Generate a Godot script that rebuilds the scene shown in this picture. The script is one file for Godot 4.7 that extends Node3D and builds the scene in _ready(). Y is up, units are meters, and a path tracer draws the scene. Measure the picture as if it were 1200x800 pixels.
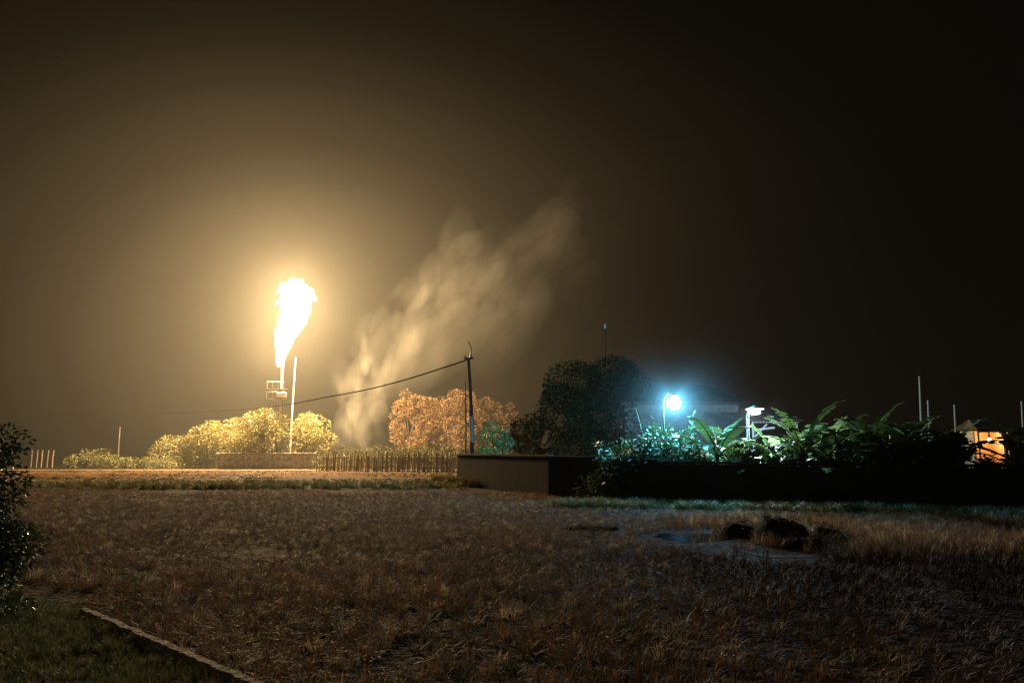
extends Node3D

# ---------------------------------------------------------------- geometry helpers
class Bag:
	var v := PackedVector3Array()
	var n := PackedVector3Array()
	var c := PackedColorArray()
	var i := PackedInt32Array()

	func tri(a: Vector3, b: Vector3, d: Vector3, col: Color) -> void:
		var k := v.size()
		var nn := (b - a).cross(d - a).normalized()
		v.append(a); v.append(b); v.append(d)
		n.append(nn); n.append(nn); n.append(nn)
		c.append(col); c.append(col); c.append(col)
		i.append(k); i.append(k + 2); i.append(k + 1)

	func quad(a: Vector3, b: Vector3, d: Vector3, e: Vector3, col: Color) -> void:
		var k := v.size()
		var nn := (b - a).cross(e - a).normalized()
		v.append(a); v.append(b); v.append(d); v.append(e)
		for q in 4:
			n.append(nn); c.append(col)
		i.append(k); i.append(k + 2); i.append(k + 1)
		i.append(k); i.append(k + 3); i.append(k + 2)

	func box(at: Vector3, size: Vector3, col: Color, turn := Basis(), ch := 0.0) -> void:
		# a box with chamfered vertical and top edges when ch > 0
		var h := size * 0.5
		if ch <= 0.0:
			var p := []
			for s in [Vector3(-1, -1, -1), Vector3(1, -1, -1), Vector3(1, -1, 1), Vector3(-1, -1, 1), Vector3(-1, 1, -1), Vector3(1, 1, -1), Vector3(1, 1, 1), Vector3(-1, 1, 1)]:
				p.append(at + turn * (s * h))
			quad(p[3], p[2], p[6], p[7], col); quad(p[1], p[0], p[4], p[5], col)
			quad(p[2], p[1], p[5], p[6], col); quad(p[0], p[3], p[7], p[4], col)
			quad(p[7], p[6], p[5], p[4], col); quad(p[0], p[1], p[2], p[3], col)
			return
		var lo := []
		var hi := []
		var top := []
		for s in [[-1, 1, 0], [1, 1, 0], [1, 1, 1], [1, -1, 1], [1, -1, 0], [-1, -1, 0], [-1, -1, 1], [-1, 1, 1]]:
			var x: float = s[0] * h.x
			var z: float = s[1] * h.z
			if s[2] == 0: x -= s[0] * ch
			else: z -= s[1] * ch
			lo.append(at + turn * Vector3(x, -h.y, z)); hi.append(at + turn * Vector3(x, h.y - ch, z))
			top.append(at + turn * Vector3(x * (1.0 - ch / h.x), h.y, z * (1.0 - ch / h.z)))
		for k in 8:
			var m := (k + 1) % 8
			quad(lo[k], lo[m], hi[m], hi[k], col); quad(hi[k], hi[m], top[m], top[k], col)
			tri(at + turn * Vector3(0, h.y, 0), top[k], top[m], col)

	func tube(pts: Array, radii: Array, segs: int, col: Color, closed := true) -> void:
		var start := v.size()
		var last := pts.size() - 1
		var side := Vector3.RIGHT
		for k in pts.size():
			var dir: Vector3 = (pts[mini(k + 1, last)] - pts[maxi(k - 1, 0)]).normalized()
			side = (side - dir * side.dot(dir))
			if side.length() < 0.01: side = dir.cross(Vector3(0.3, 0.2, 0.9))
			side = side.normalized()
			var up := dir.cross(side)
			for s in segs:
				var a := TAU * s / segs
				var o := side * cos(a) + up * sin(a)
				v.append(pts[k] + o * radii[k]); n.append(o); c.append(col)
		for k in last:
			for s in segs:
				var a := start + k * segs + s
				var b := start + k * segs + (s + 1) % segs
				i.append(a); i.append(b + segs); i.append(b)
				i.append(a); i.append(a + segs); i.append(b + segs)
		if closed:
			for e in [0, last]:
				var base := start + int(e) * segs
				var dir2: Vector3 = (pts[last] - pts[last - 1]) if e == last else (pts[0] - pts[1])
				var mid := v.size()
				v.append(pts[e]); n.append(dir2.normalized()); c.append(col)
				for s in segs:
					v.append(v[base + s]); n.append(dir2.normalized()); c.append(col)
				for s in segs:
					if e == last: i.append_array(PackedInt32Array([mid, mid + 1 + (s + 1) % segs, mid + 1 + s]))
					else: i.append_array(PackedInt32Array([mid, mid + 1 + s, mid + 1 + (s + 1) % segs]))

	func leaf(at: Vector3, dir: Vector3, side: Vector3, l: float, w: float, col: Color) -> void:
		# a pointed leaf of two halves folded along the midrib
		var up := side.cross(dir)
		var m := at + dir * (l * 0.5) - up * (w * 0.18)
		var tip := at + dir * l - up * (l * 0.12)
		tri(at, m + side * (w * 0.5) + up * (w * 0.18), tip, col)
		tri(at, tip, m - side * (w * 0.5) + up * (w * 0.18), col)

	func mesh() -> ArrayMesh:
		var a := []
		a.resize(Mesh.ARRAY_MAX)
		a[Mesh.ARRAY_VERTEX] = v; a[Mesh.ARRAY_NORMAL] = n; a[Mesh.ARRAY_COLOR] = c; a[Mesh.ARRAY_INDEX] = i
		var m := ArrayMesh.new()
		m.add_surface_from_arrays(Mesh.PRIMITIVE_TRIANGLES, a)
		return m

const EYE := 1.6
const FOCAL := 863.0
const TILT := deg_to_rad(8.57)
const W := Color(1, 1, 1)
var M := {}
var rng := RandomNumberGenerator.new()
var used := {}

func R(a: float, b: float) -> float:
	return rng.randf_range(a, b)

func pt(px: float, py: float, depth: float) -> Vector3:      # survey of the photograph: a sight line cut at a distance
	var dx := (px - 600.0) / FOCAL
	var dy := (400.0 - py) / FOCAL
	var s := depth / (cos(TILT) - dy * sin(TILT))
	return Vector3(dx * s, EYE + (dy * cos(TILT) + sin(TILT)) * s, -depth)

func gp(px: float, depth: float) -> Vector3:                 # the ground below a point near the horizon
	var p := pt(px, 530, depth)
	return Vector3(p.x, 0, p.z)

func named(called: String) -> String:
	used[called] = used.get(called, 0) + 1
	return called if used[called] == 1 else "%s_%03d" % [called, used[called] - 1]

func tag(o: Node, label: String, category: String, group := "", kind := "") -> void:
	if label: o.set_meta("label", label)
	if category: o.set_meta("category", category)
	if group: o.set_meta("group", group)
	if kind: o.set_meta("kind", kind)

func thing(called: String, label: String, category: String, at := Vector3.ZERO, turn := 0.0, group := "") -> Node3D:
	var o := Node3D.new()
	o.name = named(called)
	add_child(o, true)
	o.position = at; o.rotation.y = turn
	tag(o, label, category, group)
	return o

func put(called: String, m: Mesh, mat: Material, parent: Node = null) -> MeshInstance3D:
	var o := MeshInstance3D.new()
	o.name = named(called) if parent == null else called
	o.mesh = m
	o.material_override = mat
	(parent if parent else self).add_child(o, true)
	return o

func struct(called: String, m: Mesh, mat: Material) -> MeshInstance3D:
	var o := put(called, m, mat)
	o.set_meta("kind", "structure")
	return o

func noise(freq: float, oct := 4, sd := 1, type := FastNoiseLite.TYPE_SIMPLEX_SMOOTH) -> FastNoiseLite:
	var f := FastNoiseLite.new()
	f.noise_type = type; f.frequency = freq; f.fractal_octaves = oct; f.seed = sd
	return f

func ntex(freq: float, ramp: Array, sd := 1, size := 512, oct := 5) -> NoiseTexture2D:
	var t := NoiseTexture2D.new()
	t.width = size; t.height = size; t.seamless = true
	t.noise = noise(freq, oct, sd)
	var g := Gradient.new()
	g.offsets = PackedFloat32Array([0.25, 0.5, 0.75])
	g.colors = PackedColorArray(ramp.map(func(x): return x.linear_to_srgb()))
	t.color_ramp = g
	return t

func bump(freq: float, sd := 1, size := 512, strength := 6.0) -> NoiseTexture2D:
	var t := NoiseTexture2D.new()
	t.width = size; t.height = size; t.seamless = true
	t.noise = noise(freq, 5, sd)
	t.as_normal_map = true; t.bump_strength = strength
	return t

func mat(col: Color, rough := 0.8, metal := 0.0) -> StandardMaterial3D:
	var m := StandardMaterial3D.new()
	m.albedo_color = col.linear_to_srgb(); m.roughness = rough; m.metallic = metal
	if rough >= 0.9: m.metallic_specular = 0.15
	m.vertex_color_use_as_albedo = true
	return m

func grained(ramp: Array, freq: float, tile: float, rough := 0.85, sd := 1, normal := 1.0) -> StandardMaterial3D:
	var m := mat(W, rough)
	m.albedo_texture = ntex(freq, ramp, sd)
	m.uv1_triplanar = true; m.uv1_world_triplanar = true
	m.uv1_scale = Vector3.ONE * tile
	if normal > 0.0:
		m.normal_enabled = true; m.normal_scale = normal
		m.normal_texture = bump(freq * 1.5, sd + 7)
	return m

func leafy(rough := 0.5, through := 0.5) -> StandardMaterial3D:
	var m := mat(W, rough)
	m.backlight_enabled = true
	m.backlight = Color(through, through, through * 0.9)
	return m

func glow(col: Color, energy: float) -> StandardMaterial3D:
	var m := mat(Color(0.05, 0.05, 0.05), 1.0)
	m.emission_enabled = true
	m.emission = col.linear_to_srgb(); m.emission_energy_multiplier = energy
	return m

func omni(parent: Node, called: String, at: Vector3, col: Color, energy: float, size: float, reach: float) -> OmniLight3D:
	var l := OmniLight3D.new()
	l.name = called
	parent.add_child(l, true)
	l.position = at
	l.light_color = col.linear_to_srgb(); l.light_energy = energy; l.light_size = size
	l.omni_range = reach; l.omni_attenuation = 2.0; l.shadow_enabled = true
	return l

func sheet(x0: float, x1: float, z0: float, z1: float, y: float, nx := 1, nz := 1, edge := 0.0) -> ArrayMesh:
	# a level sheet; its outline wanders by up to edge metres
	var b := Bag.new()
	var f := noise(0.35, 3, 41)
	for zi in nz:
		for xi in nx:
			var p := []
			for q in [[0, 1], [1, 1], [1, 0], [0, 0]]:
				var x := lerpf(x0, x1, float(xi + q[0]) / nx)
				var z := lerpf(z0, z1, float(zi + q[1]) / nz)
				var dz := 0.0
				if zi + q[1] == 0 or zi + q[1] == nz: dz = f.get_noise_2d(x * 2.0, z) * edge
				p.append(Vector3(x, y, z + dz))
			b.quad(p[0], p[1], p[2], p[3], W)
	return b.mesh()

# ---------------------------------------------------------------- vegetation
func crown_bag(lobes: Array, leaves: int, size: float, cols: Array, droop := 0.2, shell := 0.55) -> Bag:
	# lobes: [centre, radii]; leaves thicken towards each lobe's outside
	var b := Bag.new()
	var vol := 0.0
	for l in lobes: vol += l[1].x * l[1].y * l[1].z
	for l in lobes:
		var count := int(leaves * l[1].x * l[1].y * l[1].z / vol)
		var tint := R(0.75, 1.2)
		for k in count:
			var d := Vector3(rng.randfn(), rng.randfn(), rng.randfn()).normalized()
			var rad := lerpf(shell, 1.08, sqrt(rng.randf()))
			if rng.randf() < 0.06: rad *= R(1.0, 1.25)
			var p: Vector3 = l[0] + d * l[1] * rad
			var dir := (d + Vector3(R(-1, 1), R(-1, 0.8) - droop, R(-1, 1)) * 0.8).normalized()
			var side := dir.cross(Vector3(R(-1, 1), R(-0.2, 1), R(-1, 1))).normalized()
			var col: Color = cols[rng.randi() % cols.size()]
			col = col * (tint * R(0.7, 1.25))
			b.leaf(p, dir, side, size * R(0.6, 1.3), size * R(0.3, 0.55), col)
	return b

func make_tree(called: String, label: String, category: String, group: String, at: Vector3, h: float, w: float, from: float, leaves: int, size: float, cols: Array, lobes_n: int, bark: Color, fork := 0.3, leaf_mat: Material = null) -> Node3D:
	var t := thing(called, label, category, at, 0.0, group)
	var lobes := []
	var ch := h - from
	for k in lobes_n:
		var a := TAU * (k * 0.618 + R(-0.1, 0.1))
		var u := (k + 0.5) / lobes_n
		var y := from + ch * (0.14 + 0.74 * u)
		var prof := sqrt(maxf(0.08, 1.0 - pow(absf(u - 0.42) / 0.62, 2.0)))
		var r := w * 0.5 * (0.34 + 0.16 * R(-1, 1))
		var off := (w * 0.5 - r * 0.8) * prof * R(0.7, 1.05)
		lobes.append([Vector3(cos(a) * off, y, sin(a) * off), Vector3(r, minf(r * R(0.7, 1.0), h - y), r) * (0.75 + 0.25 * prof)])
	var trunk := Bag.new()
	var th := from + ch * 0.35
	var lean := Vector3(R(-0.1, 0.1), 1, R(-0.1, 0.1))
	var r0 := clampf(h * 0.022, 0.04, 0.3)
	trunk.tube([Vector3(0, -0.1, 0), lean * (th * 0.1) + Vector3.ZERO, lean * (th * 0.55), lean * th], [r0 * 1.5, r0 * 1.1, r0 * 0.9, r0 * 0.6], 8, bark)
	put("trunk", trunk.mesh(), M.bark, t)
	for l in lobes:
		if rng.randf() < 0.75:
			var b := Bag.new()
			var s: Vector3 = lean * (th * R(fork, 0.95))
			var e: Vector3 = l[0]
			b.tube([s, s.lerp(e, 0.5) + Vector3(R(-0.2, 0.2), -0.08 * ch, R(-0.2, 0.2)), e], [r0 * 0.55, r0 * 0.35, r0 * 0.12], 5, bark)
			put("limb", b.mesh(), M.bark, t)
	put("crown", crown_bag(lobes, leaves, size, cols).mesh(), leaf_mat if leaf_mat else M.leaf, t)
	return t

func make_shrub(called: String, label: String, category: String, group: String, at: Vector3, size: Vector3, leaves: int, lsize: float, cols: Array, lobes_n := 7, m: Material = null) -> Node3D:
	var t := thing(called, label, category, at, 0.0, group)
	var lobes := []
	for k in lobes_n:
		var a := TAU * (k * 0.618 + R(-0.1, 0.1))
		var off := R(0.2, 0.75)
		var ry := size.y * R(0.2, 0.32)
		lobes.append([Vector3(cos(a) * off * size.x * 0.4, R(ry * 0.7, size.y - ry), sin(a) * off * size.z * 0.4), Vector3(size.x * R(0.18, 0.3), ry, size.z * R(0.18, 0.3))])
	var st := Bag.new()
	for k in 5:
		var l: Array = lobes[k % lobes.size()]
		var base := Vector3(R(-0.1, 0.1), -0.05, R(-0.1, 0.1))
		st.tube([base, base.lerp(l[0], 0.5) + Vector3(0, 0.1, 0), l[0]], [0.035, 0.025, 0.01], 5, Color(0.1, 0.07, 0.045))
	put("stem", st.mesh(), M.bark, t)
	put("foliage", crown_bag(lobes, leaves, lsize, cols, 0.1, 0.25).mesh(), m if m else M.leaf, t)
	return t

func banana_leaf(l: float, w: float, rise: float, droop: float, col: Color, sd: int) -> ArrayMesh:
	# petiole, then a long blade folded along the midrib, its edge torn here and there
	var rr := RandomNumberGenerator.new()
	rr.seed = sd
	var b := Bag.new()
	var segs := 11
	var pts := []
	var p := Vector3.ZERO
	var ang := rise
	for k in segs + 1:
		pts.append(p)
		p += Vector3(cos(ang), sin(ang), 0) * (l / segs)
		ang -= droop / segs * (0.4 + 1.4 * k / segs)
	var rad := []
	for k in segs + 1: rad.append(lerpf(0.025, 0.004, float(k) / segs))
	b.tube(pts, rad, 5, col * 1.2)
	for s in [-1.0, 1.0]:
		for k in range(2, segs):
			var u0 := (k - 2.0) / (segs - 2.0)
			var u1 := (k - 1.0) / (segs - 2.0)
			var w0 := w * 0.5 * pow(sin(PI * clampf(u0 * 0.93 + 0.05, 0, 1)), 0.6)
			var w1 := w * 0.5 * pow(sin(PI * clampf(u1 * 0.93 + 0.05, 0, 1)), 0.6)
			if k == segs - 1: w1 *= 0.15
			var dz: float = rr.randf_range(0.2, 0.7)
			var c0: Vector3 = pts[k] + Vector3(0, 0.004, 0)
			var c1: Vector3 = pts[k + 1] + Vector3(0, 0.004, 0)
			var tear := (c1 - c0) * (0.16 if rr.randf() < 0.45 else 0.0)
			var e0: Vector3 = c0 + Vector3(0, w0 * (0.35 - dz), s * w0)
			var e1: Vector3 = c1 - tear + Vector3(0, w1 * (0.35 - dz), s * w1)
			var cc := col * rr.randf_range(0.85, 1.15)
			if s > 0: b.quad(c0, e0, e1, c1, cc)
			else: b.quad(c0, c1, e1, e0, cc)
	return b.mesh()

func make_banana(v: int, h: float) -> Node3D:
	var t := Node3D.new()
	var stem := Bag.new()
	var sh := h * 0.5
	var green := Color(0.075, 0.12, 0.04)
	stem.tube([Vector3(0, -0.1, 0), Vector3(0.02, sh * 0.5, 0), Vector3(0.05, sh, 0.02)], [0.13, 0.11, 0.06], 9, Color(0.12, 0.12, 0.05))
	put("stem", stem.mesh(), M.bark, t)
	var n := 8 + v % 3
	for k in n:
		var u := float(k) / n
		var m := banana_leaf(h * R(0.5, 0.68), h * R(0.13, 0.19), lerpf(0.5, 1.4, u) + R(-0.1, 0.1), R(0.9, 2.0), green * R(0.75, 1.3), v * 31 + k)
		var o := put("leaf", m, M.gloss_leaf, t)
		o.position = Vector3(0.05, sh * lerpf(0.86, 1.0, u), 0.02)
		o.rotation.y = TAU * (k * 0.382 + R(-0.05, 0.05)) + v
	return t

func scatter(called: String, label: String, category: String, mesh: Mesh, m: Material, xf: Array, cols: Array) -> MultiMeshInstance3D:
	var mm := MultiMesh.new()
	mm.transform_format = MultiMesh.TRANSFORM_3D
	mm.use_colors = true
	mm.mesh = mesh
	mm.instance_count = xf.size()
	for k in xf.size():
		mm.set_instance_transform(k, xf[k]); mm.set_instance_color(k, cols[k])
	var o := MultiMeshInstance3D.new()
	o.name = named(called)
	o.multimesh = mm
	o.material_override = m
	add_child(o, true)
	tag(o, label, category, "", "stuff")
	return o

func blades(count: int, h: float, spread: float, w: float, bend: float, sd: int) -> ArrayMesh:
	var rr := RandomNumberGenerator.new()
	rr.seed = sd
	var b := Bag.new()
	for k in count:
		var a := rr.randf() * TAU
		var out := Vector3(cos(a), 0, sin(a))
		var s := Vector3(-sin(a), 0, cos(a)).rotated(Vector3.UP, rr.randf_range(-1.2, 1.2)) * (w * rr.randf_range(0.6, 1.2))
		var p := out * (spread * 0.35 * rr.randf())
		var hh := h * rr.randf_range(0.5, 1.1)
		var q := p + Vector3(0, hh * 0.6, 0) + out * (spread * 0.4 * rr.randf())
		var e := q + Vector3(0, hh * (0.4 - bend * rr.randf()), 0) + out * (spread * (0.3 + bend) * rr.randf())
		var col := Color(1, 1, 1) * rr.randf_range(0.65, 1.3)
		b.quad(p - s * 0.5, p + s * 0.5, q + s * 0.45, q - s * 0.45, col)
		b.tri(q - s * 0.45, q + s * 0.45, e, col)
	return b.mesh()

# ---------------------------------------------------------------- scene
func _ready() -> void:
	rng.seed = 20240
	# camera
	var cam := Camera3D.new()
	cam.name = "camera"
	add_child(cam)
	cam.position = Vector3(0, EYE, 0)
	cam.rotation = Vector3(TILT, 0, 0)
	cam.fov = rad_to_deg(2.0 * atan(400.0 / FOCAL))
	cam.near = 0.1; cam.far = 2000.0
	cam.current = true
	# sky and air
	var sky := ProceduralSkyMaterial.new()
	sky.sky_top_color = Color(0.0004, 0.0004, 0.0004).linear_to_srgb()
	sky.sky_horizon_color = Color(0.0012, 0.0011, 0.001).linear_to_srgb()
	sky.sky_curve = 0.25
	sky.ground_bottom_color = Color(0.001, 0.001, 0.001).linear_to_srgb()
	sky.ground_horizon_color = Color(0.001, 0.001, 0.001).linear_to_srgb()
	var env := Environment.new()
	env.background_mode = Environment.BG_SKY
	env.sky = Sky.new()
	env.sky.sky_material = sky
	env.tonemap_mode = Environment.TONE_MAPPER_LINEAR
	env.tonemap_exposure = 1.0
	env.sdfgi_enabled = true; env.ssao_enabled = true; env.ssil_enabled = true
	env.fog_enabled = true
	env.fog_density = 0.00015
	env.fog_light_color = Color(0.95, 0.93, 0.9)
	env.volumetric_fog_enabled = true
	env.volumetric_fog_density = 0.0
	var we := WorldEnvironment.new()
	we.name = "environment"
	we.environment = env
	add_child(we)
	# faint cool fill from behind the camera, added to shape the near side
	var front_fill := DirectionalLight3D.new()
	front_fill.name = "fill_light"
	add_child(front_fill)
	front_fill.rotation_degrees = Vector3(-50, 25, 0)
	front_fill.light_color = Color(0.8, 0.88, 1.0)
	front_fill.light_energy = 0.006
	front_fill.light_angular_distance = 0.5
	front_fill.sky_mode = DirectionalLight3D.SKY_MODE_LIGHT_ONLY
	front_fill.shadow_enabled = true

	make_materials()
	make_land()
	make_flare()
	make_far_side()
	make_walls()
	make_yard()
	make_plants()
	make_field()
	make_smoke()

func make_materials() -> void:
	M.soil = grained([Color(0.012, 0.008, 0.006), Color(0.02, 0.0125, 0.009), Color(0.03, 0.019, 0.012)], 0.02, 0.35, 0.95, 3, 1.4)
	M.bare = grained([Color(0.06, 0.03, 0.014), Color(0.088, 0.045, 0.021), Color(0.115, 0.066, 0.033)], 0.012, 0.08, 0.95, 5, 0.8)
	M.track = grained([Color(0.1, 0.075, 0.045), Color(0.13, 0.1, 0.062), Color(0.17, 0.13, 0.085)], 0.02, 0.15, 0.95, 6, 0.6)
	M.plaster = grained([Color(0.16, 0.15, 0.145), Color(0.24, 0.23, 0.22), Color(0.3, 0.29, 0.275)], 0.012, 0.35, 0.9, 8, 0.15)
	M.house = grained([Color(0.15, 0.15, 0.15), Color(0.19, 0.19, 0.19), Color(0.23, 0.23, 0.23)], 0.01, 0.3, 0.9, 9, 0.3)
	M.kerb = grained([Color(0.22, 0.19, 0.15), Color(0.42, 0.36, 0.29), Color(0.55, 0.49, 0.4)], 0.03, 1.2, 0.9, 12, 1.0)
	M.bark = grained([Color(0.5, 0.5, 0.5), Color(0.8, 0.8, 0.8), Color(1.1, 1.1, 1.1)], 0.03, 0.9, 0.9, 10, 0.8)
	M.wood = grained([Color(0.45, 0.45, 0.45), Color(0.8, 0.8, 0.8), Color(1.1, 1.1, 1.1)], 0.03, 1.1, 0.85, 14, 0.6)
	M.mound = grained([Color(0.018, 0.013, 0.009), Color(0.03, 0.022, 0.015), Color(0.05, 0.037, 0.024)], 0.03, 1.4, 0.98, 15, 1.6)
	M.metal = mat(W, 0.55, 0.4)
	M.paint = mat(W, 0.5)
	M.leaf = leafy(0.55, 0.55)
	M.gloss_leaf = leafy(0.42, 0.6)
	M.matte_leaf = leafy(0.8, 0.2)
	M.matte_leaf.metallic_specular = 0.2
	M.stalk = leafy(0.66, 0.5)
	M.stalk.metallic_specular = 0.36
	M.cable = mat(Color(0.015, 0.014, 0.013), 1.0)
	M.cable.metallic_specular = 0.0
	M.water = mat(Color(0.012, 0.01, 0.008), 0.06)
	M.water.normal_enabled = true
	M.water.normal_texture = bump(0.02, 77, 512, 2.0)
	M.water.normal_scale = 0.25
	M.water.uv1_triplanar = true; M.water.uv1_world_triplanar = true; M.water.uv1_scale = Vector3.ONE * 0.5
	M.mud = mat(Color(0.035, 0.027, 0.019), 0.92)
	M.thatch = grained([Color(0.06, 0.045, 0.025), Color(0.1, 0.075, 0.045), Color(0.15, 0.11, 0.06)], 0.04, 1.5, 0.95, 17, 1.2)

func make_land() -> void:
	struct("ground", sheet(-450, 450, -850, 60, 0.0, 6, 6), M.soil)
	struct("bare_plot", sheet(-70, -2.4, -66.0, -36.5, 0.006, 40, 1, 1.6), M.bare)
	struct("dirt_road", sheet(-90, -2.2, -71.5, -66.6, 0.010, 60, 1, 0.7), M.track)

func make_flare() -> void:
	var base := gp(326, 74)
	# stack
	var t := thing("flare_stack", "thin steel gas flare stack with small platforms under the big flame", "flare stack", base)
	var b := Bag.new()
	b.tube([Vector3(0, -0.2, 0), Vector3(0, 4, 0), Vector3(0, 8.2, 0)], [0.14, 0.14, 0.12], 12, Color(0.6, 0.57, 0.52))
	put("pipe", b.mesh(), M.metal, t)
	b = Bag.new()
	b.tube([Vector3(0, 8.2, 0), Vector3(0, 9.0, 0), Vector3(0, 10.4, 0), Vector3(0, 11.4, 0)], [0.12, 0.1, 0.17, 0.14], 12, Color(0.6, 0.57, 0.52))
	put("burner_tip", b.mesh(), M.metal, t)
	for s in [[6.9, 1.7], [7.9, 1.9]]:
		b = Bag.new()
		b.box(Vector3(-0.45, s[0], 0), Vector3(s[1], 0.08, 0.9), Color(0.4, 0.37, 0.33))
		for x in [-1.3, -0.75, -0.2, 0.35]:
			b.tube([Vector3(x, s[0], 0.43), Vector3(x, s[0] + 0.7, 0.43)], [0.025, 0.025], 5, Color(0.4, 0.37, 0.33))
		b.tube([Vector3(-1.36, s[0] + 0.7, 0.43), Vector3(0.4, s[0] + 0.7, 0.43)], [0.03, 0.03], 5, Color(0.4, 0.37, 0.33))
		put("platform", b.mesh(), M.metal, t)
	b = Bag.new()
	b.box(Vector3(0.15, 7.3, 0.3), Vector3(0.9, 0.5, 0.5), Color(0.55, 0.5, 0.42), Basis(), 0.06)
	put("equipment_box", b.mesh(), M.paint, t)
	b = Bag.new()
	for s in [-0.16, 0.16]:
		b.tube([Vector3(0.34, 0.0, s), Vector3(0.34, 7.9, s)], [0.025, 0.025], 5, Color(0.3, 0.28, 0.26))
	for k in 26:
		b.tube([Vector3(0.34, 0.3 + k * 0.3, -0.16), Vector3(0.34, 0.3 + k * 0.3, 0.16)], [0.018, 0.018], 4, Color(0.3, 0.28, 0.26))
	put("ladder", b.mesh(), M.metal, t)
	# flame
	var f := thing("flame", "tall white hot gas flame leaning right above the flare stack", "flame", Vector3(base.x, 0, base.z))
	var rows := [[429.5, 326.4, 1.2], [427, 326.6, 3.2], [423.6, 327.3, 4.9], [417, 328.3, 6.4], [410.6, 329.6, 7.8], [404, 331.5, 9.3], [397.6, 333.7, 10.9], [391, 336.4, 13.0], [381.3, 340.2, 14.8], [371.5, 344.4, 16.4], [365, 345.9, 16.6], [358.5, 345.4, 18.0], [352, 345.4, 19.3], [345.5, 346.8, 19.8], [340.7, 347.0, 18.4], [335.8, 346.3, 15.1], [330.9, 346.2, 8.8], [328.5, 345.6, 5.0], [327, 345.2, 1.5]]
	for shell in 3:
		var fl := Bag.new()
		var fn := noise(0.55, 4, 21 + shell)
		var segs := 44
		var first := 0
		for r in rows.size():
			var c: Vector3 = pt(rows[r][1], rows[r][0], 74) - f.position
			var rad: float = rows[r][2] / 11.66 * [0.84, 0.6, 0.97][shell]
			for s in segs:
				var a := TAU * s / segs
				var o := Vector3(cos(a), 0, sin(a) * 0.85)
				var q: Vector3 = c + o * rad
				var nn := fn.get_noise_3dv(q * 1.0)
				q += o * (rad * (0.34 * nn + 0.16 * fn.get_noise_3dv(q * 3.3 + Vector3(0, 50, 0)))) + Vector3(0, 0.35 * fn.get_noise_3dv(q * 2.0 + Vector3(9, 0, 0)), 0)
				fl.v.append(q); fl.n.append(o); fl.c.append(W)
			if r:
				for s in segs:
					var a2 := first + (r - 1) * segs + s
					var b2 := first + (r - 1) * segs + (s + 1) % segs
					fl.i.append_array(PackedInt32Array([a2, b2 + segs, b2, a2, a2 + segs, b2 + segs]))
		if shell == 0:   # ragged tongues torn off at the right shoulder and the top
			for q in [[366, 348, 3.6], [369, 351, 2.2], [363, 341, 4.2], [328, 341, 3.4], [331, 335, 4.0], [341, 330, 4.2], [352, 331, 4.2], [326, 354, 2.6], [357, 378, 2.6]]:
				var c3: Vector3 = pt(q[0], q[1], 74) - f.position
				var r3: float = q[2] / 11.66
				fl.tube([c3 + Vector3(-0.2, -r3 * 1.1, 0), c3 + Vector3(-0.1, -r3 * 0.5, 0), c3, c3 + Vector3(0.08, r3 * 0.6, 0), c3 + Vector3(0.12, r3 * 1.1, 0)], [r3 * 0.25, r3 * 0.85, r3, r3 * 0.75, r3 * 0.1], 12, W)
		var m := glow([Color(1.0, 0.72, 0.34), Color(1.0, 0.86, 0.6), Color(1.0, 0.6, 0.22)][shell], [5.0, 5.0, 2.2][shell])
		m.transparency = BaseMaterial3D.TRANSPARENCY_ALPHA
		m.albedo_color.a = [0.55, 0.55, 0.22][shell]
		put(["outer_flame", "flame_core", "flame_edge"][shell], fl.mesh(), m, f)
	var hot := Color(1.0, 0.68, 0.32)
	for p in [[342, 335, 0.14], [351, 341, 0.17], [341, 352, 0.17], [349, 361, 0.17], [341, 373, 0.14], [337, 386, 0.11], [332, 400, 0.07], [328, 415, 0.03]]:
		omni(f, "flame_light", pt(p[0], p[1], 74) - f.position, hot, 19500.0 * p[2], 1.0, 400.0)
	# tall pole in front of the trees
	var pole := thing("tall_pole", "very tall thin pale pole just right of the big flame", "pole", gp(340, 76.5))
	b = Bag.new()
	b.tube([Vector3(0, -0.2, 0), Vector3(0.02, 5.8, 0), Vector3(0.12, 11.4, 0)], [0.1, 0.09, 0.06], 10, Color(0.38, 0.34, 0.28))
	put("shaft", b.mesh(), M.paint, pole)
	b = Bag.new()
	b.box(Vector3(0, 0.12, 0), Vector3(0.6, 0.24, 0.6), Color(0.35, 0.33, 0.3), Basis(), 0.03)
	put("footing", b.mesh(), M.plaster, pole)

func fence_post(label: String, at: Vector3, h: float, group: String) -> void:
	var t := thing("fence_post", label, "post", at, R(0, 3), group)
	var b := Bag.new()
	b.tube([Vector3(0, -0.1, 0), Vector3(R(-0.04, 0.04), h * 0.6, 0), Vector3(R(-0.05, 0.05), h, 0)], [0.085, 0.08, 0.07], 7, Color(0.2, 0.16, 0.12) * R(0.6, 1.2))
	put("post", b.mesh(), M.wood, t)

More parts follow.
